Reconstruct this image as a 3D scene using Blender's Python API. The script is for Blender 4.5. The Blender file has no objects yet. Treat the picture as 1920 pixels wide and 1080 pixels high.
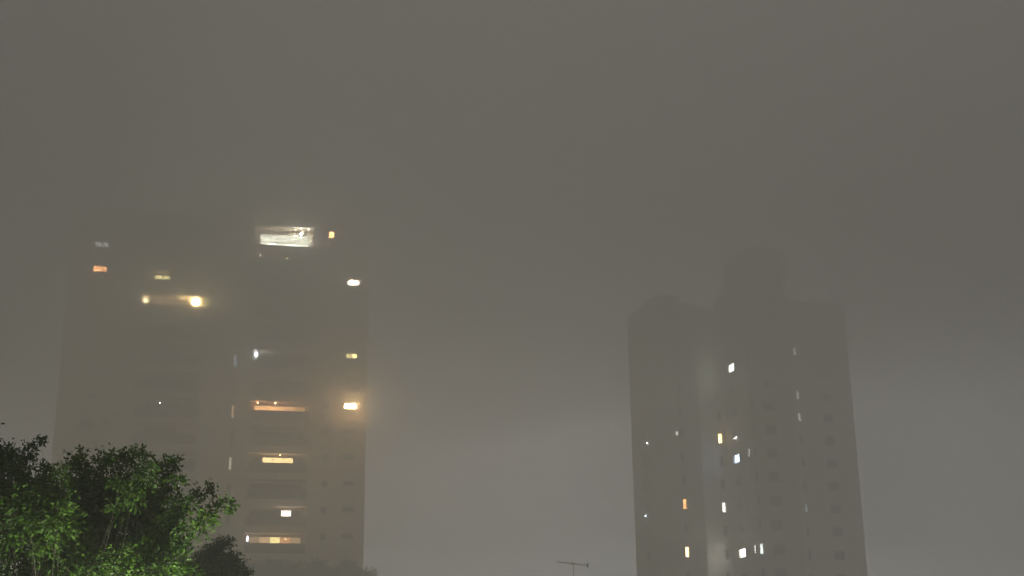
import bpy, bmesh, math, random
import numpy as np
from mathutils import Vector, Matrix

S = bpy.context.scene
COL = S.collection
RAD = math.radians

# ------------------------------------------------------------------ camera
cam_d = bpy.data.cameras.new('camera')
cam = bpy.data.objects.new('camera', cam_d)
COL.objects.link(cam)
cam_d.sensor_width = 36.0
cam_d.lens = 36.0 * 2500.0 / 1920.0
cam_d.clip_start = 0.1
cam_d.clip_end = 3000.0
pitch, roll = RAD(17.0), RAD(0.7)
fw = Vector((0, math.cos(pitch), math.sin(pitch)))
r0 = Vector((1, 0, 0)); u0 = r0.cross(fw)
rr = r0 * math.cos(roll) - u0 * math.sin(roll)
uu = u0 * math.cos(roll) + r0 * math.sin(roll)
M = Matrix((rr, uu, -fw)).transposed().to_4x4()
M.translation = Vector((0, 0, 7.0))
cam.matrix_world = M
S.camera = cam

# ------------------------------------------------------------------ world: night sky lit by the city
W = bpy.data.worlds.new('World')
S.world = W
W.use_nodes = True
nt = W.node_tree
for n in list(nt.nodes):
    nt.nodes.remove(n)
wo = nt.nodes.new('ShaderNodeOutputWorld')
sky = nt.nodes.new('ShaderNodeTexSky')
sky.sky_type = 'NISHITA'
sky.sun_disc = False
sky.sun_elevation = RAD(-4.0)
sky.sun_rotation = RAD(200.0)
bg1 = nt.nodes.new('ShaderNodeBackground')
bg1.inputs['Strength'].default_value = 0.05
nt.links.new(sky.outputs[0], bg1.inputs['Color'])
tc = nt.nodes.new('ShaderNodeTexCoord')
dot = nt.nodes.new('ShaderNodeVectorMath'); dot.operation = 'DOT_PRODUCT'
GLOW_AZ, GLOW_EL = RAD(10.0), RAD(11.0)
dot.inputs[1].default_value = (math.sin(GLOW_AZ) * math.cos(GLOW_EL), math.cos(GLOW_AZ) * math.cos(GLOW_EL), math.sin(GLOW_EL))
nt.links.new(tc.outputs['Generated'], dot.inputs[0])
mx = nt.nodes.new('ShaderNodeMath'); mx.operation = 'MAXIMUM'; mx.inputs[1].default_value = 0.0
nt.links.new(dot.outputs['Value'], mx.inputs[0])
pw = nt.nodes.new('ShaderNodeMath'); pw.operation = 'POWER'; pw.inputs[1].default_value = 10.0
nt.links.new(mx.outputs[0], pw.inputs[0])
SKY_BASE, SKY_GLOW = 0.236, 0.22
ma = nt.nodes.new('ShaderNodeMath'); ma.operation = 'MULTIPLY_ADD'
ma.inputs[1].default_value = SKY_GLOW; ma.inputs[2].default_value = SKY_BASE
nt.links.new(pw.outputs[0], ma.inputs[0])
mc = nt.nodes.new('ShaderNodeMix'); mc.data_type = 'RGBA'
mc.inputs[6].default_value = (1.0, 0.955, 0.895, 1)
mc.inputs[7].default_value = (1.0, 0.98, 0.96, 1)
nt.links.new(pw.outputs[0], mc.inputs[0])
bg2 = nt.nodes.new('ShaderNodeBackground')
nt.links.new(mc.outputs[2], bg2.inputs['Color'])
nt.links.new(ma.outputs[0], bg2.inputs['Strength'])
add = nt.nodes.new('ShaderNodeAddShader')
nt.links.new(bg1.outputs[0], add.inputs[0]); nt.links.new(bg2.outputs[0], add.inputs[1])
nt.links.new(add.outputs[0], wo.inputs['Surface'])

S.view_settings.view_transform = 'Standard'
S.view_settings.look = 'None'
S.view_settings.exposure = 0.0
S.view_settings.gamma = 1.0
S.view_settings.use_curve_mapping = False
S.render.engine = 'CYCLES'
cy = S.cycles
cy.max_bounces = 12
cy.diffuse_bounces = 3
cy.glossy_bounces = 2
cy.transmission_bounces = 3
cy.volume_bounces = 6
cy.use_denoising = True
try:
    cy.denoiser = 'OPENIMAGEDENOISE'
except Exception:
    pass
cy.sample_clamp_indirect = 10.0
cy.sample_clamp_direct = 0.0
cy.use_light_tree = True

# ------------------------------------------------------------------ air
HAZE_DENSITY = 0.0011
BANK_DENSITY = 0.0165
HIGH_DENSITY = 0.0275
WALL_DENSITY = 0.038
HAZE_COLOR = (0.985, 0.98, 0.97)
ANISO = 0.3

# ------------------------------------------------------------------ materials
def mat_base(name):
    m = bpy.data.materials.new(name); m.use_nodes = True
    t = m.node_tree
    for n in list(t.nodes): t.nodes.remove(n)
    out = t.nodes.new('ShaderNodeOutputMaterial')
    return m, t, out

def surf_mat(name, c1, c2, scale=1.0, rough=0.9, bump=0.2, streak=None):
    m, t, out = mat_base(name)
    b = t.nodes.new('ShaderNodeBsdfPrincipled')
    b.inputs['Roughness'].default_value = rough
    g = t.nodes.new('ShaderNodeNewGeometry')
    mp = t.nodes.new('ShaderNodeMapping')
    t.links.new(g.outputs['Position'], mp.inputs[0])
    if streak: mp.inputs['Scale'].default_value = streak
    nz = t.nodes.new('ShaderNodeTexNoise'); nz.inputs['Scale'].default_value = scale
    nz.inputs['Detail'].default_value = 5.0
    t.links.new(mp.outputs[0], nz.inputs['Vector'])
    cr = t.nodes.new('ShaderNodeValToRGB')
    cr.color_ramp.elements[0].position = 0.3; cr.color_ramp.elements[0].color = (*c1, 1)
    cr.color_ramp.elements[1].position = 0.7; cr.color_ramp.elements[1].color = (*c2, 1)
    t.links.new(nz.outputs[0], cr.inputs[0])
    t.links.new(cr.outputs[0], b.inputs['Base Color'])
    if bump:
        bp = t.nodes.new('ShaderNodeBump'); bp.inputs['Strength'].default_value = bump
        bp.inputs['Distance'].default_value = 0.02
        t.links.new(nz.outputs[0], bp.inputs['Height']); t.links.new(bp.outputs[0], b.inputs['Normal'])
    t.links.new(b.outputs[0], out.inputs['Surface'])
    return m

_glow = {}
def glow_mat(col, power):
    key = (tuple(col), power)
    if key in _glow: return _glow[key]
    m, t, out = mat_base('lit_glass')
    e = t.nodes.new('ShaderNodeEmission')
    e.inputs['Color'].default_value = (*col, 1)
    e.inputs['Strength'].default_value = power
    t.links.new(e.outputs[0], out.inputs['Surface'])
    _glow[key] = m
    return m

STUCCO = surf_mat('warm_stucco', (0.66, 0.52, 0.40), (0.75, 0.60, 0.47), 0.35, 0.92, 0.25, (1, 1, 0.35))
STUCCO_LIGHT = surf_mat('pale_stucco', (0.74, 0.64, 0.48), (0.8, 0.7, 0.54), 0.35, 0.92, 0.25, (1, 1, 0.35))
STUCCO_BACK = surf_mat('inner_plaster', (0.40, 0.36, 0.29), (0.46, 0.42, 0.34), 0.6, 0.92, 0.15)
STUCCO_GREY = surf_mat('grey_stucco', (0.46, 0.44, 0.40), (0.55, 0.53, 0.48), 0.3, 0.92, 0.25, (1, 1, 0.3))
STUCCO_MID_GREY = surf_mat('mid_grey_stucco', (0.66, 0.64, 0.59), (0.74, 0.72, 0.66), 0.3, 0.92, 0.25, (1, 1, 0.3))
STUCCO_WINDOW_LIT = surf_mat('window_lit_grey_stucco', (0.76, 0.74, 0.68), (0.82, 0.80, 0.74), 0.3, 0.92, 0.25, (1, 1, 0.3))  # paler stucco: window light in the tower recess put into the colour
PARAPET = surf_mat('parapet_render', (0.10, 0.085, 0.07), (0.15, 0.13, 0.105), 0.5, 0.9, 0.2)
PARAPET_GREY = surf_mat('grey_parapet', (0.2, 0.19, 0.17), (0.27, 0.26, 0.23), 0.5, 0.9, 0.2)
FRAME = surf_mat('aluminium_frame', (0.22, 0.21, 0.2), (0.3, 0.29, 0.28), 3.0, 0.45, 0.0)
DARK_METAL = surf_mat('dark_metal', (0.03, 0.03, 0.03), (0.06, 0.06, 0.055), 4.0, 0.5, 0.0)
ASPHALT = surf_mat('asphalt', (0.04, 0.04, 0.04), (0.065, 0.063, 0.06), 3.0, 0.9, 0.3)
GRASS = surf_mat('lawn', (0.035, 0.06, 0.02), (0.06, 0.09, 0.03), 1.2, 0.95, 0.5)
BARK = surf_mat('bark', (0.018, 0.016, 0.012), (0.045, 0.04, 0.032), 9.0, 0.9, 0.5, (1, 1, 0.3))
ROOF_TILE = surf_mat('roof_tile', (0.18, 0.09, 0.06), (0.26, 0.13, 0.085), 2.0, 0.85, 0.3)
HOUSE_WALL = surf_mat('house_plaster', (0.42, 0.40, 0.35), (0.5, 0.47, 0.41), 0.8, 0.9, 0.2)

def glass_mat():
    m, t, out = mat_base('dark_glass')
    b = t.nodes.new('ShaderNodeBsdfPrincipled')
    b.inputs['Base Color'].default_value = (0.02, 0.022, 0.024, 1)
    b.inputs['Roughness'].default_value = 0.12
    t.links.new(b.outputs[0], out.inputs['Surface'])
    return m
GLASS = glass_mat()
ALU = surf_mat('weathered_aluminium', (0.5, 0.5, 0.46), (0.6, 0.59, 0.55), 6.0, 0.6, 0.0)

def leaf_mat(name, a, bcol, trans=0.35):
    m, t, out = mat_base(name)
    p = t.nodes.new('ShaderNodeBsdfPrincipled'); p.inputs['Roughness'].default_value = 0.55; p.inputs['Specular IOR Level'].default_value = 0.18
    tr = t.nodes.new('ShaderNodeBsdfTranslucent')
    at = t.nodes.new('ShaderNodeAttribute'); at.attribute_name = 'tint'
    mixc = t.nodes.new('ShaderNodeMix'); mixc.data_type = 'RGBA'
    mixc.inputs[6].default_value = (*a, 1); mixc.inputs[7].default_value = (*bcol, 1)
    t.links.new(at.outputs['Fac'], mixc.inputs[0])
    t.links.new(mixc.outputs[2], p.inputs['Base Color'])
    hs = t.nodes.new('ShaderNodeHueSaturation'); hs.inputs['Saturation'].default_value = 1.15; hs.inputs['Value'].default_value = 1.2
    t.links.new(mixc.outputs[2], hs.inputs['Color']); t.links.new(hs.outputs[0], tr.inputs['Color'])
    ms = t.nodes.new('ShaderNodeMixShader'); ms.inputs[0].default_value = trans
    t.links.new(p.outputs[0], ms.inputs[1]); t.links.new(tr.outputs[0], ms.inputs[2])
    t.links.new(ms.outputs[0], out.inputs['Surface'])
    return m
LEAF = leaf_mat('ficus_leaf', (0.011, 0.030, 0.003), (0.045, 0.090, 0.009))
LEAF_DARK = leaf_mat('dull_leaf', (0.02, 0.035, 0.012), (0.035, 0.055, 0.02), 0.2)

def volume_mat(name, density, color=HAZE_COLOR, aniso=None):
    m, t, out = mat_base(name)
    v = t.nodes.new('ShaderNodeVolumePrincipled')
    v.inputs['Color'].default_value = (*color, 1)
    v.inputs['Density'].default_value = density
    v.inputs['Anisotropy'].default_value = ANISO if aniso is None else aniso
    v.inputs['Density Attribute'].default_value = ''
    t.links.new(v.outputs[0], out.inputs['Volume'])
    return m

# ------------------------------------------------------------------ helpers
def mesh_obj(name, me, parent=None, mat=None):
    o = bpy.data.objects.new(name, me)
    COL.objects.link(o)
    if mat is not None and len(me.materials) == 0: me.materials.append(mat)
    if parent is not None: o.parent = parent
    return o

def from_bm(name, bm, mat, parent=None):
    me = bpy.data.meshes.new(name); bm.to_mesh(me); bm.free()
    return mesh_obj(name, me, parent, mat)

def empty(name, loc, rz=0.0, label=None, cat=None, group=None):
    o = bpy.data.objects.new(name, None); COL.objects.link(o)
    o.empty_display_size = 0.5
    o.location = loc; o.rotation_euler = (0, 0, rz)
    if label: o['label'] = label
    if cat: o['category'] = cat
    if group: o['group'] = group
    return o

def add_box(bm, x0, x1, y0, y1, z0, z1):
    vs = [bm.verts.new(p) for p in ((x0,y0,z0),(x1,y0,z0),(x1,y1,z0),(x0,y1,z0),(x0,y0,z1),(x1,y0,z1),(x1,y1,z1),(x0,y1,z1))]
    for f in ((3,2,1,0),(4,5,6,7),(0,1,5,4),(1,2,6,5),(2,3,7,6),(3,0,4,7)):
        bm.faces.new([vs[i] for i in f])

def add_tube(bm, pts, rads, seg=6, cap=True):
    rings = []
    for i, p in enumerate(pts):
        p = Vector(p)
        a = Vector(pts[max(i-1, 0)]); b = Vector(pts[min(i+1, len(pts)-1)])
        d = (b - a).normalized()
        s = d.cross(Vector((0.31, 0.95, 0.13)));  s.normalize()
        q = d.cross(s)
        rings.append([bm.verts.new(p + (s*math.cos(k*2*math.pi/seg) + q*math.sin(k*2*math.pi/seg))*rads[i]) for k in range(seg)])
    for a, b in zip(rings, rings[1:]):
        for k in range(seg):
            bm.faces.new((a[k], a[(k+1) % seg], b[(k+1) % seg], b[k]))
    if cap:
        bm.faces.new(rings[0][::-1]); bm.faces.new(rings[-1])

def facade(bm, O, u, n, u0, u1, z0, z1, holes=()):
    """wall sheet with recesses; local frame: O + u*a + z*b, outward n. holes: (a0,a1,b0,b1,depth)"""
    O, u, n = Vector(O), Vector(u), Vector(n); zz = Vector((0, 0, 1))
    A = sorted({round(v, 4) for v in [u0, u1] + [h[0] for h in holes] + [h[1] for h in holes]})
    B = sorted({round(v, 4) for v in [z0, z1] + [h[2] for h in holes] + [h[3] for h in holes]})
    V = {}
    def v(a, b, d=0.0):
        k = (a, b, d)
        if k not in V: V[k] = bm.verts.new(O + u*a + zz*b - n*d)
        return V[k]
    for i in range(len(A)-1):
        for j in range(len(B)-1):
            ca, cb = (A[i]+A[i+1])/2, (B[j]+B[j+1])/2
            h = next((h for h in holes if h[0] < ca < h[1] and h[2] < cb < h[3]), None)
            d = 0.0 if h is None else h[4]
            bm.faces.new((v(A[i],B[j],d), v(A[i+1],B[j],d), v(A[i+1],B[j+1],d), v(A[i],B[j+1],d)))
    for a0, a1, b0, b1, d in holes:
        a0, a1, b0, b1 = (round(x, 4) for x in (a0, a1, b0, b1))
        As = [x for x in A if a0 <= x <= a1]; Bs = [x for x in B if b0 <= x <= b1]
        for p, q in zip(As, As[1:]):
            bm.faces.new((v(p,b0), v(q,b0), v(q,b0,d), v(p,b0,d)))
            bm.faces.new((v(p,b1,d), v(q,b1,d), v(q,b1), v(p,b1)))
        for p, q in zip(Bs, Bs[1:]):
            bm.faces.new((v(a0,p), v(a0,p,d), v(a0,q,d), v(a0,q)))
            bm.faces.new((v(a1,p,d), v(a1,p), v(a1,q), v(a1,q,d)))

def quad(bm, *ps):
    bm.faces.new([bm.verts.new(p) for p in ps])

# windows: the frame is the part, the panes are sub-parts. Local x right, z up, -y outward
_wm = {}
def frame_mesh(w, h, n, t=0.05, dep=0.08):
    k = ('f', w, h, n)
    if k not in _wm:
        bm = bmesh.new()
        add_box(bm, -w/2, w/2, -dep, 0, 0, t); add_box(bm, -w/2, w/2, -dep, 0, h-t, h)
        for i in range(n+1):
            x = -w/2 + i*(w-t)/n
            add_box(bm, x, x+t, -dep+0.004, 0, t, h-t)
        me = bpy.data.meshes.new('window_frame'); bm.to_mesh(me); bm.free(); me.materials.append(FRAME)
        _wm[k] = me
    return _wm[k]
def pane_mesh(w, h, mat):
    k = ('p', round(w, 3), round(h, 3), mat.name)
    if k not in _wm:
        bm = bmesh.new(); add_box(bm, -w/2, w/2, -0.012, 0.0, 0, h)
        me = bpy.data.meshes.new('pane'); bm.to_mesh(me); bm.free(); me.materials.append(mat)
        _wm[k] = me
    return _wm[k]

def window(parent, u, z, d, w, h, mats, rz=0.0, name='window', t=0.05, base=None):
    """window with len(mats) panes; d = depth of its back behind the wall plane (local +y)"""
    n = len(mats)
    f = mesh_obj(name, frame_mesh(w, h, n), parent)
    f.location = base if base is not None else (u, d, z); f.rotation_euler = (0, 0, rz)
    pw_ = (w - t*(n+1))/n if n else 0
    for i, m in enumerate(mats):
        p = mesh_obj('pane', pane_mesh((w-t)/n - t, h-2*t, m), f)
        p.location = (-w/2 + t + (i+0.5)*((w-t)/n - t) + i*t, -0.03, t)
    return f

def bulb_mesh(r, mat):
    k = ('b', r, mat.name)
    if k not in _wm:
        bm = bmesh.new(); bmesh.ops.create_uvsphere(bm, u_segments=7, v_segments=4, radius=r)
        me = bpy.data.meshes.new('lamp'); bm.to_mesh(me); bm.free(); me.materials.append(mat); _wm[k] = me
    return _wm[k]
def lamp(parent, loc, r, mat, name='lamp', scale=None, rot=None):
    o = mesh_obj(name, bulb_mesh(r, mat), parent); o.location = loc
    if scale: o.scale = scale
    if rot: o.rotation_euler = rot
    return o

WARM = (1.0, 0.62, 0.30); ORANGE = (1.0, 0.45, 0.16); CREAM = (1.0, 0.86, 0.62); COOL = (0.72, 0.88, 1.0)
WHITE = (1.0, 0.97, 0.90); YELLOW = (1.0, 0.82, 0.32); GREENISH = (0.86, 1.0, 0.84); BLUE = (0.60, 0.74, 1.0)

# ================================================================== ground
def plane_obj(name, x0, x1, y0, y1, z, mat):
    bm = bmesh.new(); quad(bm, (x0,y0,z), (x1,y0,z), (x1,y1,z), (x0,y1,z))
    o = from_bm(name, bm, mat); o['kind'] = 'structure'; return o
plane_obj('ground', -300, 300, -100, 360, 0.0, GRASS)
plane_obj('road', -300, 300, 21, 29, 0.004, ASPHALT)
def pavement(name, y0, y1):
    bm = bmesh.new(); add_box(bm, -300, 300, y0, y1, 0.0, 0.13)
    o = from_bm(name, bm, surf_mat('paving', (0.2, 0.19, 0.18), (0.28, 0.27, 0.25), 1.5, 0.9, 0.2)); o['kind'] = 'structure'
pavement('pavement', 18.0, 21.0)
pavement('pavement', 29.0, 32.0)

# ================================================================== left tower
FL = 3.03; C0 = 1.39
def zk(k): return C0 + FL*k
TL = empty('apartment_tower', (-34.588, 150.0, 0.0), RAD(13.0),
           'wide warm beige apartment tower with lit balconies, on the left behind the tree', 'tower', 'tower blocks in the fog')
X, NY = (1, 0, 0), (0, -1, 0)
TOPK = 20
def build_left():
    bm = bmesh.new()
    UA, UB0, UB1, UC0, UC1, UD0, UD1, UE = -16.9, -8.6, -1.5, -0.2, 2.75, 4.35, 11.15, 17.75
    top = zk(20) + 0.35
    topE = top + 1.9
    holesA, holesB, holesD, holesE = [], [], [], []
    for k in range(1, TOPK):
        z = zk(k)
        holesA.append((-14.3, -12.7, z+1.65, z+2.35, 0.28)); holesA.append((-11.95, -11.25, z+1.65, z+2.35, 0.28))
        if k != 19:
            holesB.append((UB0+0.02, UB1-0.02, z, z+2.27, 1.65)); holesD.append((UD0+0.02, UD1-0.02, z, z+2.27, 1.65))
        else:
            holesB.append((UB0+0.02, UB1-0.02, z, z+2.27, 1.65)); holesD.append((UD0-0.3, UD1-0.3, z, z+2.55, 1.75))
        holesE.append((15.19, 16.57, z+1.68, z+2.3, 0.28)); holesE.append((12.75, 13.45, z+1.5, z+2.3, 0.28))
    facade(bm, (0,0,0), X, NY, UA, UC0, 0.0, top, holesA + holesB)
    # stair recess
    quad(bm, (UC0,0,0), (UC0,1.3,0), (UC0,1.3,top), (UC0,0,top))
    facade(bm, (0,1.3,0), X, NY, UC0, UC1, 0.0, top, [])
    quad(bm, (UC1,1.3,0), (UC1,0,0), (UC1,0,top), (UC1,1.3,top))
    facade(bm, (0,0,0), X, NY, UC1, UE, 0.0, topE, holesD + holesE)
    D = 19.0
    # flanks, back, roofs
    quad(bm, (UA,D,0), (UA,0,0), (UA,0,top), (UA,D,top))
    quad(bm, (UE,0,0), (UE,D,0), (UE,D,topE), (UE,0,topE))
    quad(bm, (UE,D,0), (UA,D,0), (UA,D,top), (UE,D,top)); quad(bm, (UE,D,top), (UC1,D,top), (UC1,D,topE), (UE,D,topE))
    quad(bm, (UA,0,top), (UC0,0,top), (UC0,D,top), (UA,D,top)); quad(bm, (UC0,1.3,top), (UC1,1.3,top), (UC1,D,top), (UC0,D,top))
    quad(bm, (UC1,0,topE), (UE,0,topE), (UE,D,topE), (UC1,D,topE)); quad(bm, (UC1,D,top), (UC1,1.3,top), (UC1,1.3,topE), (UC1,D,topE))
    bmesh.ops.remove_doubles(bm, verts=bm.verts, dist=0.0005)
    from_bm('wall', bm, STUCCO, TL)
    # piers either side of the stair recess stand a little proud
    for a, b in ((UB1+0.05, UC0-0.03), (UC1+0.03, UD0-0.33)):
        bm = bmesh.new(); add_box(bm, a, b, -0.18, -0.003, 0, zk(19)-0.3 if b > 3 else top+0.2)
        from_bm('pier', bm, STUCCO_LIGHT, TL)
    # roof core and parapet walls
    bm = bmesh.new(); add_box(bm, -1.2, 2.6, 3.5, 14.0, top+0.003, zk(21)+1.4)
    from_bm('lift_house', bm, STUCCO, TL)
    bm = bmesh.new(); add_box(bm, 4.5, 12.2, 3.0, 14.0, topE+0.003, topE+2.2)
    from_bm('plant_room', bm, STUCCO, TL)
    # stair slits
    lit_slit = {14: glow_mat(COOL, 1.6), 12: glow_mat(WARM, 1.5), 10: glow_mat(CREAM, 1.4)}
    for k in range(2, TOPK):
        window(TL, 2.42, zk(k)+0.35, 1.3, 0.42, 1.5, [lit_slit.get(k, GLASS)], t=0.06, name='stair_window')
    # column A windows
    aw = {18: [glow_mat((0.8, 0.85, 0.8), 5.5)]*2, 17: [glow_mat(ORANGE, 38.0), glow_mat(ORANGE, 18.0)]}
    for k in range(4, TOPK):
        window(TL, -13.5, zk(k)+1.66, 0.26, 1.58, 0.68, aw.get(k, [GLASS]*2))
        window(TL, -11.6, zk(k)+1.66, 0.26, 0.68, 0.68, [GLASS])
    ew = {18-1: None, 17: [glow_mat(CREAM, 240.0), glow_mat(CREAM, 180.0)], 14: [glow_mat(YELLOW, 9.0), glow_mat((1, .72, .28), 22.0)],
          12: [glow_mat((1, .60, .25), 640.0), glow_mat((1, .60, .25), 640.0)]}
    for k in range(4, TOPK):
        window(TL, 15.88, zk(k)+1.69, 0.26, 1.36, 0.60, ew.get(k) or [GLASS]*2)
        window(TL, 13.1, zk(k)+1.51, 0.26, 0.68, 0.78, [glow_mat(ORANGE, 110.0) if k == 19 else GLASS])
    # balconies
    w = 2.4
    def balcony(u0, u1, k, dep=1.65, glassy=False):
        z = zk(k); bm = bmesh.new()
        if glassy:
            add_box(bm, u0, u1, 0.02, 0.07, z+0.003, z+0.10)
            add_box(bm, u0, u1, 0.02, 0.07, z+0.42, z+0.46)
            for i in range(5):
                x = u0 + 0.02 + i*(u1-u0-0.07)/4
                add_box(bm, x, x+0.03, 0.025, 0.065, z+0.10, z+0.42)
            o = from_bm('balcony_railing', bm, DARK_METAL, TL)
        else:
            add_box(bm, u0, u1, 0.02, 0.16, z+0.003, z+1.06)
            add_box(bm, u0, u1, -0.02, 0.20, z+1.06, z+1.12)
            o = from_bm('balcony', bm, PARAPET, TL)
        return o
    def doors(o, uc, z, dep, mats, ww=0.9, h=2.08):
        n = len(mats)
        return window(o, uc, z+0.004, dep-0.01, ww*n, h, mats, name='sliding_door', t=0.05)
    for k in range(4, TOPK):
        z = zk(k)
        # column B
        b = balcony(UB0+0.03, UB1-0.03, k)
        mats = [GLASS]*4
        if k == 17: mats = [glow_mat(YELLOW, 18.0), glow_mat(YELLOW, 14.0), GLASS, GLASS]
        if k == 16: mats = [glow_mat(WARM, 2.2)]*4
        doors(b, -5.6, z, 1.65, mats)
        if k == 16:
            lamp(b, (-8.2, 1.4, z+1.84), 0.08, glow_mat((1, .92, .55), 700.0), 'wall_lamp')
            lamp(b, (-2.5, 1.35, z+1.86), 0.17, glow_mat((1, .80, .36), 4200.0), 'wall_lamp')
        if k == 12: lamp(b, (-5.8, 1.5, z+1.9), 0.05, glow_mat(WHITE, 60.0), 'wall_lamp')
        if k == 9: lamp(b, (-3.4, 1.5, z+1.75), 0.07, glow_mat(BLUE, 60.0), 'wall_lamp')
        # column D
        pent = k == 19
        a0, a1 = (UD0-0.27, UD1-0.33) if pent else (UD0+0.03, UD1-0.03)
        b = balcony(a0, a1, k, glassy=pent)
        dep = 1.75 if pent else 1.65
        cx = 7.8
        mats = [GLASS]*5
        if k == 12: mats = [glow_mat((1, .5, .18), 8.0)]*2 + [glow_mat((1, .5, .18), 6.5), glow_mat((1, .5, .18), 4.5), glow_mat((1, .5, .18), 2.6)]  # pane glow fades rightward, standing in for the lamplit back wall
        if k == 10: mats = [GLASS, glow_mat((1, .7, .3), 7.0), glow_mat((1, .7, .3), 7.5), glow_mat((1, .7, .3), 6.5), GLASS]
        if k == 7: mats = [glow_mat(WARM, 0.9), glow_mat(WARM, 2.0), glow_mat(YELLOW, 4.6), glow_mat(ORANGE, 2.2), glow_mat(WARM, 1.1)]
        if k == 8: mats = [GLASS, GLASS, GLASS, glow_mat((1, .85, .66), 12.0), GLASS]
        if pent: mats = [glow_mat((1, .98, .78), 24.0)]*5
        wdt = 1.18
        doors(b, cx-(0.2 if pent else 0), z, dep, mats, wdt, 2.0)
        if pent:
            lamp(b, (9.45, 0.6, z+1.95), 0.11, glow_mat((1, .97, .86), 5500.0), 'ceiling_lamp')
            for x in (6.2, 8.6): 
                t = lamp(b, (x, 1.6, z+0.72), 0.06, glow_mat(GREENISH, 110.0), 'tube_lamp', (10.0, 1, 1))
        if k == 18:
            lamp(b, (4.75, 0.6, z+2.0), 0.06, glow_mat(CREAM, 220.0), 'wall_lamp')
            lamp(b, (7.9, 1.4, z+1.95), 0.06, glow_mat(YELLOW, 220.0), 'wall_lamp')
        if k == 14: lamp(b, (4.75, 0.5, z+1.72), 0.13, glow_mat(COOL, 260.0), 'wall_lamp', (0.8, 0.8, 1.7))
        if k == 12:
            lamp(b, (7.2, 0.9, z+2.16), 0.06, glow_mat(WARM, 160.0), 'ceiling_lamp')
            lamp(b, (5.2, 0.9, z+2.16), 0.10, glow_mat(ORANGE, 60.0), 'ceiling_lamp')
        if k == 10: lamp(b, (8.0, 0.9, z+2.16), 0.06, glow_mat(WARM, 40.0), 'ceiling_lamp')
        if k == 7:
            lamp(b, (4.72, 0.45, z+1.62), 0.16, glow_mat((.85, .86, 1), 7.0), 'wall_lamp', (1, 1, 2.4))
            lamp(b, (9.0, 1.5, z+1.75), 0.06, glow_mat(CREAM, 20.0), 'wall_lamp')
build_left()

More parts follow.
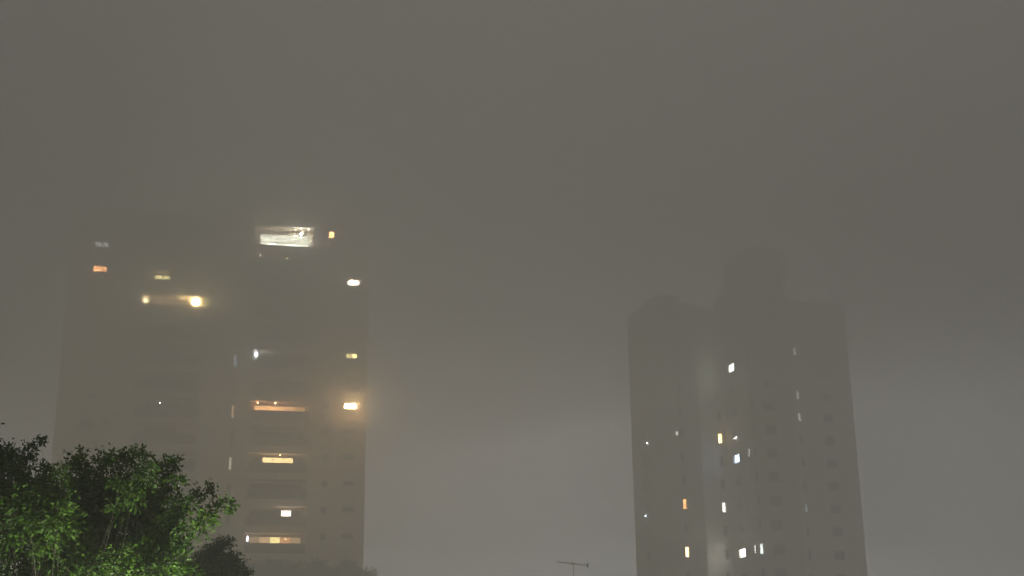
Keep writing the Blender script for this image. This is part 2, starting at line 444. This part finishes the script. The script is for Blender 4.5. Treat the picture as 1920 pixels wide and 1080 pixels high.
# ================================================================== right tower
FR = 2.9; CR = 1.5
def zr(k): return CR + FR*k
TR = empty('apartment_tower', (25.007, 165.0, 0.0), RAD(16.0),
           'narrower grey apartment tower with projecting middle and small scattered lights, on the right', 'tower', 'tower blocks in the fog')
def build_right():
    U0, G0, G1, R1, F1, W1 = -7.7, -1.75, -1.0, 2.6, 8.6, 19.9
    NF = 5.0     # the middle stands forward
    topL, topC, topW = 55.0, 56.9, 56.4
    holesL, holesR, holesS, holesF, holesW, holesK = [], [], [], [], [], []
    for k in range(1, 19):
        z = zr(k)
        if z + 2.6 > topL: continue
        for u in (-4.3,): holesL.append((u-0.26, u+0.26, z+0.95, z+2.25, 0.25))
        holesK.append((-4.9, -3.9, z+0.95, z+2.25, 0.25))
        holesR.append((1.55, 2.1, z+0.95, z+2.25, 0.25))
    for k in range(1, 20):
        z = zr(k)
        if z + 2.6 > topC: continue
        holesS.append((-0.2, 1.5, z+0.98, z+2.05, 0.25)); holesS.append((3.95, 4.35, z+1.1, z+2.2, 0.2))
        holesF.append((2.9, 3.4, z+0.95, z+2.25, 0.25)); holesF.append((4.6, 6.2, z+0.95, z+2.2, 0.25))
        if z + 2.6 < topW: holesW.append((11.9, 12.4, z+0.95, z+2.1, 0.25)); holesW.append((15.5, 17.0, z+0.95, z+2.1, 0.25))
    bm = bmesh.new()
    facade(bm, (0,0,0), X, NY, U0, G0, 0, topL, holesL)
    quad(bm, (G0,0,0), (G0,2.6,0), (G0,2.6,topL), (G0,0,topL))
    facade(bm, (0,2.6,0), X, NY, G0, G1, 0, topL, [])
    quad(bm, (G1,2.6,0), (G1,2.0,0), (G1,2.0,topL), (G1,2.6,topL))
    facade(bm, (R1,0,0), NY, (-1,0,0), -2.0, NF, 0, topC, holesS)
    facade(bm, (0,-NF,0), X, NY, R1, F1, 0, topC, holesF)
    quad(bm, (F1,-NF,0), (F1,0,0), (F1,0,topC), (F1,-NF,topC))
    D = 20.0; BC = 3.2
    DL = 8.5
    facade(bm, (U0,0,0), NY, (-1,0,0), -DL, 0, 0, topL, holesK)
    quad(bm, (G0,DL,0), (U0,DL,0), (U0,DL,topL), (G0,DL,topL)); quad(bm, (G0,D,0), (G0,DL,0), (G0,DL,topL), (G0,D,topL)); quad(bm, (W1,0,0), (W1,D,0), (W1,D,topW), (W1,0,topW))
    quad(bm, (W1,D,0), (G0,D,0), (G0,D,topL), (W1,D,topL)); quad(bm, (W1,D,topL), (F1,D,topL), (F1,D,topW), (W1,D,topW))
    quad(bm, (U0,0,topL), (G0,0,topL), (G0,DL,topL), (U0,DL,topL)); quad(bm, (G0,2.6,topL), (G1,2.6,topL), (G1,D,topL), (G0,D,topL))
    quad(bm, (G1,2.0,topL), (R1,2.0,topL), (R1,D,topL), (G1,D,topL))
    quad(bm, (R1,-NF,topC), (F1,-NF,topC), (F1,BC,topC), (R1,BC,topC))
    quad(bm, (R1,BC,topL), (R1,2.0,topL), (R1,2.0,topC), (R1,BC,topC)); quad(bm, (F1,0,topW), (F1,BC,topW), (F1,BC,topC), (F1,0,topC))
    quad(bm, (F1,BC,topL), (R1,BC,topL), (R1,BC,topC), (F1,BC,topC)); quad(bm, (R1,BC,topL), (F1,BC,topL), (F1,D,topL), (R1,D,topL))
    quad(bm, (F1,0,topW), (W1,0,topW), (W1,D,topW), (F1,D,topW))
    bmesh.ops.remove_doubles(bm, verts=bm.verts, dist=0.0005)
    from_bm('wall', bm, STUCCO_GREY, TR)
    bm = bmesh.new(); facade(bm, (0,2.0,0), X, NY, G1, R1, 0, topL, holesR); from_bm('recess_wall', bm, STUCCO_WINDOW_LIT, TR)
    bm = bmesh.new(); facade(bm, (0,0,0), X, NY, F1, W1, 0, topW, holesW); from_bm('wing_wall', bm, STUCCO_MID_GREY, TR)
    bm = bmesh.new(); add_box(bm, 3.9, 9.3, -4.6, 2.4, topC+0.003, topC+4.6)
    from_bm('lift_house', bm, STUCCO_GREY, TR)
    bm = bmesh.new(); add_box(bm, -6.2, -3.0, 2.0, 7.0, topL+0.003, topL+1.5)
    from_bm('plant_room', bm, STUCCO_GREY, TR)
    lit_L = {(-4.3, 9): ([glow_mat(ORANGE, 8.0)], 0.42), (-4.3, 7): ([glow_mat((1, .60, .30), 15.0)], None)}
    for k in range(4, 19):
        z = zr(k)
        if z + 2.6 > topL: continue
        for u in (-4.3,):
            m = lit_L.get((u, k), ([GLASS], None))[0]
            if (u, k) == (-4.3, 7):
                window(TR, u, z+0.96, 0.23, 0.50, 1.28, [m[0]]); continue
            window(TR, u, z+0.96, 0.23, 0.50, 1.28, m)
        window(TR, 0, 0, 0, 0.98, 1.28, [GLASS], rz=-math.pi/2, base=(U0+0.23, 4.4, z+0.96))
        rm = {12: glow_mat((1, .62, .22), 28.0), 9: glow_mat(WHITE, 7.0)}.get(k, GLASS)
        window(TR, 1.825, z+0.96, 2.23, 0.53, 1.28, [rm])
    side = {7: glow_mat(WHITE, 30.0), 11: glow_mat((.55, .72, 1), 18.0), 15: glow_mat(GREENISH, 34.0)}
    slit = {7: glow_mat(WHITE, 14.0), 11: glow_mat(WHITE, 8.0), 14: glow_mat(GREENISH, 3.0), 17: glow_mat(WHITE, 4.0)}
    for k in range(4, 20):
        z = zr(k)
        if z + 2.6 > topC: continue
        m = side.get(k, GLASS)
        window(TR, 0, 0, 0, 1.68, 1.05, [m, m], rz=-math.pi/2, base=(R1+0.23, -0.65, z+0.99))
        window(TR, 0, 0, 0, 0.38, 1.08, [slit.get(k, GLASS)], rz=-math.pi/2, base=(R1+0.18, -4.15, z+1.11))
        fm = glow_mat((.9, 1, .95), 5.0) if k == 7 else GLASS
        window(TR, 3.15, z+0.96, -NF+0.23, 0.48, 1.28, [fm])
        window(TR, 5.4, z+0.96, -NF+0.23, 1.58, 1.23, [GLASS, GLASS])
        if z + 2.6 < topW:
            wm = {16: glow_mat(GREENISH, 2.0), 14: glow_mat(WHITE, 1.1), 13: glow_mat(WHITE, 1.1), 9: glow_mat(COOL, 0.6)}.get(k, GLASS)
            window(TR, 12.15, z+0.96, 0.23, 0.48, 1.13, [wm])
            window(TR, 16.25, z+0.96, 0.23, 1.48, 1.13, [GLASS, GLASS])
    lamp(TR, (U0-0.12, 3.0, zr(12)+0.8), 0.07, glow_mat(WHITE, 40.0), 'wall_lamp')
    lamp(TR, (U0-0.15, 4.4, zr(9)+0.6), 0.10, glow_mat(COOL, 18.0), 'wall_lamp', (1, 1, 1.5))
    lamp(TR, (-5.0, -0.12, zr(12)+1.6), 0.10, glow_mat(WHITE, 4.0), 'wall_lamp', (0.8, 1, 2.6))
    lamp(TR, (-1.3, 2.3, zr(9)+2.0), 0.16, glow_mat(COOL, 5.0), 'wall_lamp', (2.0, 1, 1))
    lamp(TR, (R1-0.12, -1.0, zr(12)+1.15), 0.06, glow_mat((.9, .92, 1), 26.0), 'tube_lamp', (1, 9.0, 1.0), (RAD(-8), 0, 0))
build_right()

# ================================================================== trees
def crown_mesh(name, clumps, leaf, per_m, rng, jitter=0.5, up=0.25):
    """leaves set along twigs that fan out of every clump (x,y,z,r)"""
    P, D, T = [], [], []
    twigs = []
    for (cx, cy_, cz, r) in clumps:
        c = np.array((cx, cy_, cz))
        n_tw = max(10, int(per_m * (r / 0.3) ** 2))
        tint0 = rng.uniform(0.0, 0.6)
        for _ in range(n_tw):
            d = rng.normal(size=3); d[2] += up; d /= np.linalg.norm(d)
            s = c + d * r * rng.uniform(0.0, 0.45) + rng.normal(size=3) * r * 0.12
            bend = rng.normal(size=3) * 0.5; bend[2] -= 0.25
            L = r * rng.uniform(0.45, 0.85) * (1.25 if rng.random() < 0.12 else 1.0)
            nl = max(5, int(L / (leaf * 0.33)))
            for i in range(nl):
                t = (i + 0.5) / nl
                p = s + d * L * t + bend * L * t * t * 0.35
                P.append(p + rng.normal(size=3) * leaf * 0.35)
                a = d * 0.7 + rng.normal(size=3) * 0.75; a[2] -= 0.25
                D.append(a); T.append(min(1.0, max(0.0, tint0 + rng.normal() * 0.22 + 0.3 * (t > 0.7))))
            twigs.append((s, s + d * L * 0.5 + bend * L * 0.25 * 0.35, s + d * L + bend * L * 0.35))
    P = np.array(P); D = np.array(D); D /= np.linalg.norm(D, axis=1)[:, None]
    n = len(P)
    N = rng.normal(size=(n, 3)); N[:, 2] += 1.1
    Sd = np.cross(D, N); Sd /= np.linalg.norm(Sd, axis=1)[:, None]
    Nn = np.cross(Sd, D)
    L = leaf * rng.uniform(0.7, 1.25, size=n)[:, None]
    Wd = L * 0.24
    v0 = P; v2 = P + D * L - Nn * L * 0.12
    v1 = P + D * L * 0.45 + Sd * Wd + Nn * L * 0.08; v3 = P + D * L * 0.45 - Sd * Wd + Nn * L * 0.08
    V = np.stack([v0, v1, v2, v3], axis=1).reshape(-1, 3)
    base = np.arange(n)[:, None] * 4
    F = np.concatenate([base + np.array([[0, 1, 2]]), base + np.array([[0, 2, 3]])], axis=1).reshape(-1)
    me = bpy.data.meshes.new(name)
    me.vertices.add(len(V)); me.vertices.foreach_set('co', V.astype(np.float32).ravel())
    me.loops.add(len(F)); me.loops.foreach_set('vertex_index', F.astype(np.int32))
    me.polygons.add(n * 2)
    me.polygons.foreach_set('loop_start', np.arange(0, n * 6, 3, dtype=np.int32))
    me.polygons.foreach_set('loop_total', np.full(n * 2, 3, dtype=np.int32))
    me.update(calc_edges=True)
    print(name, 'leaves', n)
    at = me.attributes.new('tint', 'FLOAT', 'POINT')
    at.data.foreach_set('value', np.repeat(np.array(T, dtype=np.float32), 4))
    me.validate()
    return me, twigs

def tree(name, base, top, clumps, leaf, per_m, mat, label, cat, group, seed, r_trunk, limb_r):
    rng = np.random.default_rng(seed)
    root = empty(name, base, 0, label, cat, group)
    b = Vector(base)
    bm = bmesh.new()
    tp = Vector(top) - b
    pts = [Vector((0, 0, -0.05)), tp*0.3 + Vector((0.12*r_trunk*6, 0, 0)), tp*0.65 - Vector((0.1*r_trunk*6, 0.05, 0)), tp]
    add_tube(bm, pts, [r_trunk*1.35, r_trunk, r_trunk*0.85, r_trunk*0.6], 10)
    from_bm('trunk', bm, BARK, root)
    rel = [(c[0]-b.x, c[1]-b.y, c[2]-b.z, c[3]) for c in clumps]
    me, twigs = crown_mesh('crown', rel, leaf, per_m, rng)
    mesh_obj('crown', me, root, mat)
    for c in rel:
        e = Vector(c[:3])
        s = pts[2].lerp(pts[3], rng.uniform(0.2, 1.0))
        m1 = s.lerp(e, 0.4) + Vector(rng.normal(size=3))*0.12*(e-s).length*0.5 - Vector((0, 0, 0.05))*(e-s).length
        m2 = s.lerp(e, 0.75) + Vector(rng.normal(size=3))*0.08*(e-s).length*0.5
        lr = limb_r * (0.5 + c[3]/0.4*0.5)
        bm = bmesh.new(); add_tube(bm, [s, m1, m2, e], [lr, lr*0.7, lr*0.45, lr*0.2], 6)
        from_bm('branch', bm, BARK, root)
    bm = bmesh.new()
    for i, (p, q, r_) in enumerate(twigs):
        if i % 2 == 0: add_tube(bm, [p, q, r_], [leaf*0.06, leaf*0.045, leaf*0.02], 3, False)
    tw = from_bm('twigs', bm, BARK, root); tw['kind'] = 'stuff'
    return root

near = [(-6.52,16.95,9.97,0.25),(-6.62,16.57,9.78,0.37),(-6.4,17.14,9.84,0.22),(-6.3,17.14,10.04,0.13),(-6.22,17.14,10.18,0.08),(-6.14,17.14,10.26,0.04),(-6.77,16.0,9.56,0.42),(-6.54,15.62,8.88,0.41),(-7.24,16.0,9.18,0.48),(-7.22,16.0,8.56,0.48),(-5.45,15.62,9.55,0.19),(-5.59,15.43,9.33,0.24),(-6.04,16.0,9.36,0.27),(-5.27,15.24,9.24,0.23),(-5.49,15.05,9.04,0.28),(-5.12,15.05,8.94,0.25),(-5.86,15.62,8.93,0.29),(-5.41,15.43,8.78,0.26),(-5.95,16.0,8.7,0.3),(-5.4,16.0,8.63,0.27),(-5.74,17.52,9.98,0.22),(-5.42,17.52,10.02,0.21),(-5.2,17.71,10.04,0.21),(-4.95,17.52,10.13,0.14),(-5.73,17.71,9.64,0.33),(-5.31,17.71,9.6,0.33),(-5.44,17.9,9.23,0.33),(-4.95,17.9,9.4,0.33),(-4.67,17.52,9.88,0.18),(-4.46,17.33,9.96,0.14),(-4.49,16.0,9.55,0.18),(-4.68,15.81,9.46,0.15),(-4.46,15.62,9.31,0.15),(-4.53,16.38,9.78,0.12),(-4.78,16.0,9.2,0.13),(-4.5,17.3,9.65,0.2),(-4.2,16.57,9.6,0.11),(-4.26,16.95,9.33,0.2),(-3.8,16.0,9.3,0.15),(-3.65,16.0,9.41,0.1),(-3.53,16.0,9.19,0.13),(-3.44,16.19,9.25,0.07),(-3.62,15.81,9.06,0.16),(-3.77,16.0,8.96,0.15),(-4.39,17.14,9.16,0.22),(-3.79,15.05,8.75,0.17),(-3.91,14.86,8.63,0.19),(-4.09,14.67,8.56,0.19),(-3.74,15.24,8.62,0.12),(-4.23,14.48,8.39,0.19),(-3.84,14.67,8.35,0.22),(-3.74,15.24,8.4,0.12),(-4.78,15.43,8.46,0.23),(-5.35,16.57,8.88,0.22),(-5.19,15.81,8.36,0.29),(-5.7,16.0,8.38,0.3),(-6.49,16.8,8.23,0.37),(-5.91,17.1,8.05,0.38),(-5.25,17.1,8.04,0.38),(-4.62,17.0,8.03,0.35),(-7.24,17.1,8.0,0.45),(-6.34,17.3,7.55,0.39),(-5.49,17.4,7.48,0.39),
        (-4.3,15.7,7.4,0.42),(-4.9,15.6,7.5,0.42),(-3.8,15.9,7.6,0.34),(-5.4,15.9,7.5,0.42),(-4.6,16.4,8.1,0.35),(-6.6,18.4,9.5,0.5),(-5.9,18.6,9.6,0.5),(-5.2,18.6,9.5,0.45),(-4.9,18.3,9.2,0.4),(-6.3,19.0,8.9,0.5),(-5.3,19.1,8.9,0.5),(-4.7,18.4,8.5,0.4),(-7.4,18.0,9.0,0.5),(-5.0,17.9,8.8,0.4),(-5.7,18.2,9.0,0.4)]  # leading clumps here hang below view, added to shade the upper crown from the lamp
tree('ficus_tree', (-5.6, 16.7, 0.0), (-5.55, 16.6, 7.6), near, 0.066, 115, LEAF,
     'leafy green tree lit from below at the lower left, in front of the wide tower', 'tree', 'trees below the towers', 3, 0.2, 0.009)
mid = [(-13.18,60.0,13.55,0.38),(-12.66,59.7,13.6,0.28),(-13.53,60.3,12.95,0.77),(-12.54,60.0,12.84,0.52),(-11.97,59.8,12.21,0.47),(-14.08,60.4,12.38,0.82),(-12.87,60.0,11.97,0.96),(-14.92,60.5,11.83,0.98),(-13.28,60.0,11.06,1.2),(-12.11,60.0,11.04,0.73),(-14.53,60.6,10.16,1.26),(-12.95,60.6,9.53,1.26)]
tree('dark_tree', (-13.4, 60.4, 0.0), (-13.4, 60.4, 9.9), mid, 0.14, 34, LEAF_DARK,
     'unlit dark tree top just right of and behind the green tree', 'tree', 'trees below the towers', 5, 0.2, 0.04)
far1 = [(-26.54,149.6,20.37,1.32),(-28.33,150.66,19.57,1.32),(-25.31,149.6,19.21,1.45),(-26.71,149.6,17.62,2.15),(-27.99,150.45,15.2,2.65),(-25.09,150.45,14.96,2.41)]
far2 = [(-22.12,150.4,20.03,1.57),(-23.65,151.18,19.08,1.46),(-20.43,150.4,18.85,1.44),(-22.14,150.4,17.04,2.17),(-23.44,151.18,14.96,2.43),(-20.57,150.99,14.75,2.22)]
far3 = [(-18.48,151.0,20.5,1.08),(-19.66,151.62,19.52,1.45),(-16.85,151.0,19.21,1.44),(-18.41,151.0,17.89,2.05),(-19.73,151.46,16.27,2.23),(-16.99,151.46,16.09,2.23)]
tree('misty_tree', (-26.71, 149.7, 0.0), (-26.71, 149.7, 16.6), far1, 0.34, 16, LEAF_DARK,
     'misty grey treetop below the lit balcony column, nearer the green tree', 'tree', 'trees below the towers', 7, 0.22, 0.05)
tree('misty_tree', (-22.14, 150.5, 0.0), (-22.14, 150.5, 16.0), far2, 0.34, 16, LEAF_DARK,
     'misty grey treetop at the bottom edge, middle one of three along the tower foot', 'tree', 'trees below the towers', 8, 0.22, 0.05)
tree('misty_tree', (-18.41, 151.1, 0.0), (-18.41, 151.1, 16.9), far3, 0.34, 16, LEAF_DARK,
     'faintest misty treetop, below the right window column of the wide tower', 'tree', 'trees below the towers', 9, 0.24, 0.06)

# ================================================================== low house with the roof aerial
H = empty('low_house', (2.5, 50.0, 0.0), 0, 'low plastered house under the roof aerial, below the picture edge', 'house')
bm = bmesh.new()
holes = [(x-0.6, x+0.6, z, z+1.3, 0.18) for x in (-4.0, -1.0, 2.0, 4.4) for z in (1.0, 4.2)]
facade(bm, (0,0,0), X, NY, -6, 6, 0, 6.6, holes)
quad(bm, (-6,8,0), (-6,0,0), (-6,0,6.6), (-6,8,6.6)); quad(bm, (6,0,0), (6,8,0), (6,8,6.6), (6,0,6.6)); quad(bm, (6,8,0), (-6,8,0), (-6,8,6.6), (6,8,6.6))
from_bm('wall', bm, HOUSE_WALL, H)
bm = bmesh.new()
e = [bm.verts.new(p) for p in ((-6.5,-0.5,6.603), (6.5,-0.5,6.603), (6.5,8.5,6.603), (-6.5,8.5,6.603), (-2.2,4,8.9), (2.2,4,8.9))]
for f in ((0,1,5,4), (1,2,5), (2,3,4,5), (3,0,4), (3,2,1,0)): bm.faces.new([e[i] for i in f])
from_bm('roof', bm, ROOF_TILE, H)
for x in (-4.0, -1.0, 2.0, 4.4):
    for z in (1.0, 4.2): window(H, x, z+0.01, 0.16, 1.18, 1.28, [GLASS, GLASS])

A = empty('roof_aerial', (2.14, 50.0, 7.4), 0, 'thin television aerial on a mast, alone at the bottom edge between the towers', 'aerial')
bm = bmesh.new(); add_tube(bm, [(0,0,0), (0,0,4.24)], [0.018, 0.014], 8); from_bm('mast', bm, ALU, A)
bm = bmesh.new(); add_tube(bm, [(-0.60,0,4.30), (0.52,0,4.16)], [0.016, 0.016], 6); from_bm('boom', bm, ALU, A)
for i in range(9):
    x = -0.58 + i*0.135; z = 4.30 - (x+0.60)*0.125
    L = 0.22 + 0.02*i
    bm = bmesh.new(); add_tube(bm, [(x, -L, z+0.014), (x, L, z+0.014)], [0.008, 0.008], 6); from_bm('element', bm, ALU, A)
bm = bmesh.new()
for zz in (-0.055, -0.02, 0.02, 0.055): add_tube(bm, [(0.525, -0.4, 4.165+zz), (0.525, 0.4, 4.165+zz)], [0.012, 0.012], 6)
add_box(bm, 0.505, 0.519, -0.015, 0.015, 4.09, 4.24)
from_bm('reflector', bm, ALU, A)
bm = bmesh.new(); add_box(bm, -0.075, 0.015, -0.03, 0.03, 4.18, 4.275); from_bm('clamp_box', bm, ALU, A)

# ================================================================== the street lamp that lights the green tree
SL = empty('street_lamp', (-2.85, 13.8, 0.0), 0, 'street lamp with a white globe below the picture edge, in front of the green tree', 'street lamp')
bm = bmesh.new(); add_tube(bm, [(0,0,0), (0,0,0.5), (0,0,0.52), (0,0,5.2)], [0.11, 0.10, 0.065, 0.045], 12); from_bm('pole', bm, DARK_METAL, SL)
lamp(SL, (0, 0, 5.42), 0.2, glow_mat((0.95, 1.0, 0.72), 2900.0), 'lamp_globe')
bm = bmesh.new(); add_tube(bm, [(0,0,5.6), (0,0,5.66), (0,0,5.7)], [0.09, 0.07, 0.02], 12); from_bm('cap', bm, DARK_METAL, SL)

# unseen street lamps added along the tower road to light the fog from below
plane_obj('road', -300, 300, 104, 113, 0.004, ASPHALT)
FOG_LAMP_WHITE = glow_mat((1.0, 0.98, 0.97), 640.0)
pole_me = globe_me = None
for i, which in enumerate(('nearest the wide tower', 'second from the wide tower', 'middle one of five', 'fourth from the wide tower', 'farthest from the wide tower')):
    x = 8 + 24.0*i
    q = empty('street_lamp', (x, 102.0, 0.0), 0, 'white street lamp added out of view to light the fog before the towers, ' + which, 'street lamp', 'added street lamps lighting the fog in front of the towers')
    if pole_me is None:
        bm = bmesh.new(); add_tube(bm, [(0,0,0), (0,0,0.6), (0,0,0.62), (0,0,8.4), (0,0.5,8.9), (0,1.5,9.0)], [0.12, 0.11, 0.08, 0.06, 0.05, 0.04], 10)
        p = from_bm('pole', bm, DARK_METAL, q); pole_me = p.data
        bm = bmesh.new(); add_box(bm, -0.18, 0.18, 1.3, 2.1, 9.0, 9.12); p = from_bm('lamp_head', bm, DARK_METAL, q); head_me = p.data
    else:
        mesh_obj('pole', pole_me, q); mesh_obj('lamp_head', head_me, q)
    lamp(q, (0, 1.7, 8.86), 0.22, FOG_LAMP_WHITE, 'lamp_globe')

# ================================================================== air
bm = bmesh.new(); add_box(bm, -310, 310, -110, 370, -1.0, 74.0)
hz = from_bm('haze', bm, volume_mat('haze_air', HAZE_DENSITY)); hz['kind'] = 'stuff'
# thicker fog drifting in front of the towers: banks with uneven undersides that stop just short of the walls
ph = np.random.default_rng(11).uniform(0, 6.28, 8)
def sstep(a, b, x):
    t = min(1.0, max(0.0, (x-a)/(b-a))); return t*t*(3-2*t)
def y_stop(x):
    xl = max(-62.0, x); xr = min(62.0, x)
    l = 150.0 + (xl+34.59)*0.2309 - 0.7; r = 165.0 + (xr-25.0)*0.2867 - 6.4
    w = sstep(-12.0, 9.0, x)
    return l*(1-w) + r*w
def bank(density, y0, stop, zlow, ztop, nx=120, ny=44, aniso=None, xa=-260.0, xb=260.0):
    bm = bmesh.new(); lo, hi = [], []
    for j in range(ny+1):
        for i in range(nx+1):
            x = xa + (xb-xa)*i/nx; e = stop(x)
            ys = y0(x) if callable(y0) else y0
            y = ys + (e-ys)*j/ny
            lo.append(bm.verts.new((x, y, zlow(x, y, e)))); hi.append(bm.verts.new((x, y, ztop + 1.2*math.sin(x*0.03+y*0.04+ph[3]))))
    wn = nx+1
    for j in range(ny):
        for i in range(nx):
            a = j*wn+i
            bm.faces.new((lo[a], lo[a+wn], lo[a+wn+1], lo[a+1])); bm.faces.new((hi[a], hi[a+1], hi[a+wn+1], hi[a+wn]))
    for i in range(nx):
        bm.faces.new((lo[i], lo[i+1], hi[i+1], hi[i])); a = ny*wn+i; bm.faces.new((lo[a+1], lo[a], hi[a], hi[a+1]))
    for j in range(ny):
        a = j*wn; bm.faces.new((lo[a+wn], lo[a], hi[a], hi[a+wn])); b_ = a+nx; bm.faces.new((lo[b_], lo[b_+wn], hi[b_+wn], hi[b_]))
    o = from_bm('fog_bank', bm, volume_mat('fog_bank_air', density, aniso=aniso)); o['kind'] = 'stuff'
def low_under(x, y, e):
    near_part = 1.0 - sstep(66.0, 82.0, y)
    wob = 1.1*math.sin(x*0.05+ph[0]) + 0.9*math.sin(x*0.09+y*0.07+ph[1])
    gap = sstep(e-7.5, e-5.5, y)
    return 0.3 + (20.5+wob)*near_part + 22.2*gap
bank(BANK_DENSITY, 27.0, y_stop, low_under, 69.0)
def high_under(x, y, e):
    return 25.0 + 2.6*math.sin(x*0.05+ph[4]) + 1.9*math.sin(x*0.08+y*0.06+ph[5])
bank(HIGH_DENSITY, 22.0, lambda x: 104.0 + 3.0*math.sin(x*0.05+ph[6]), high_under, 66.0, 90, 26)
# densest fog, added for window halos at the tower faces above the treetops, thinning out past their corners
def halo_fog(xa, xb):
    def thick(x): return 0.25 + 6.0*sstep(xa, xa+9.0, x)*(1.0-sstep(xb-9.0, xb, x))
    bank(WALL_DENSITY, lambda x: y_stop(x)-0.15-thick(x), lambda x: y_stop(x)-0.15, lambda x, y, e: 23.6 + 0.7*math.sin(x*0.11+ph[7]), 65.5, 40, 6, 0.6, xa, xb)
halo_fog(-61.0, -9.0)
halo_fog(6.0, 54.0)
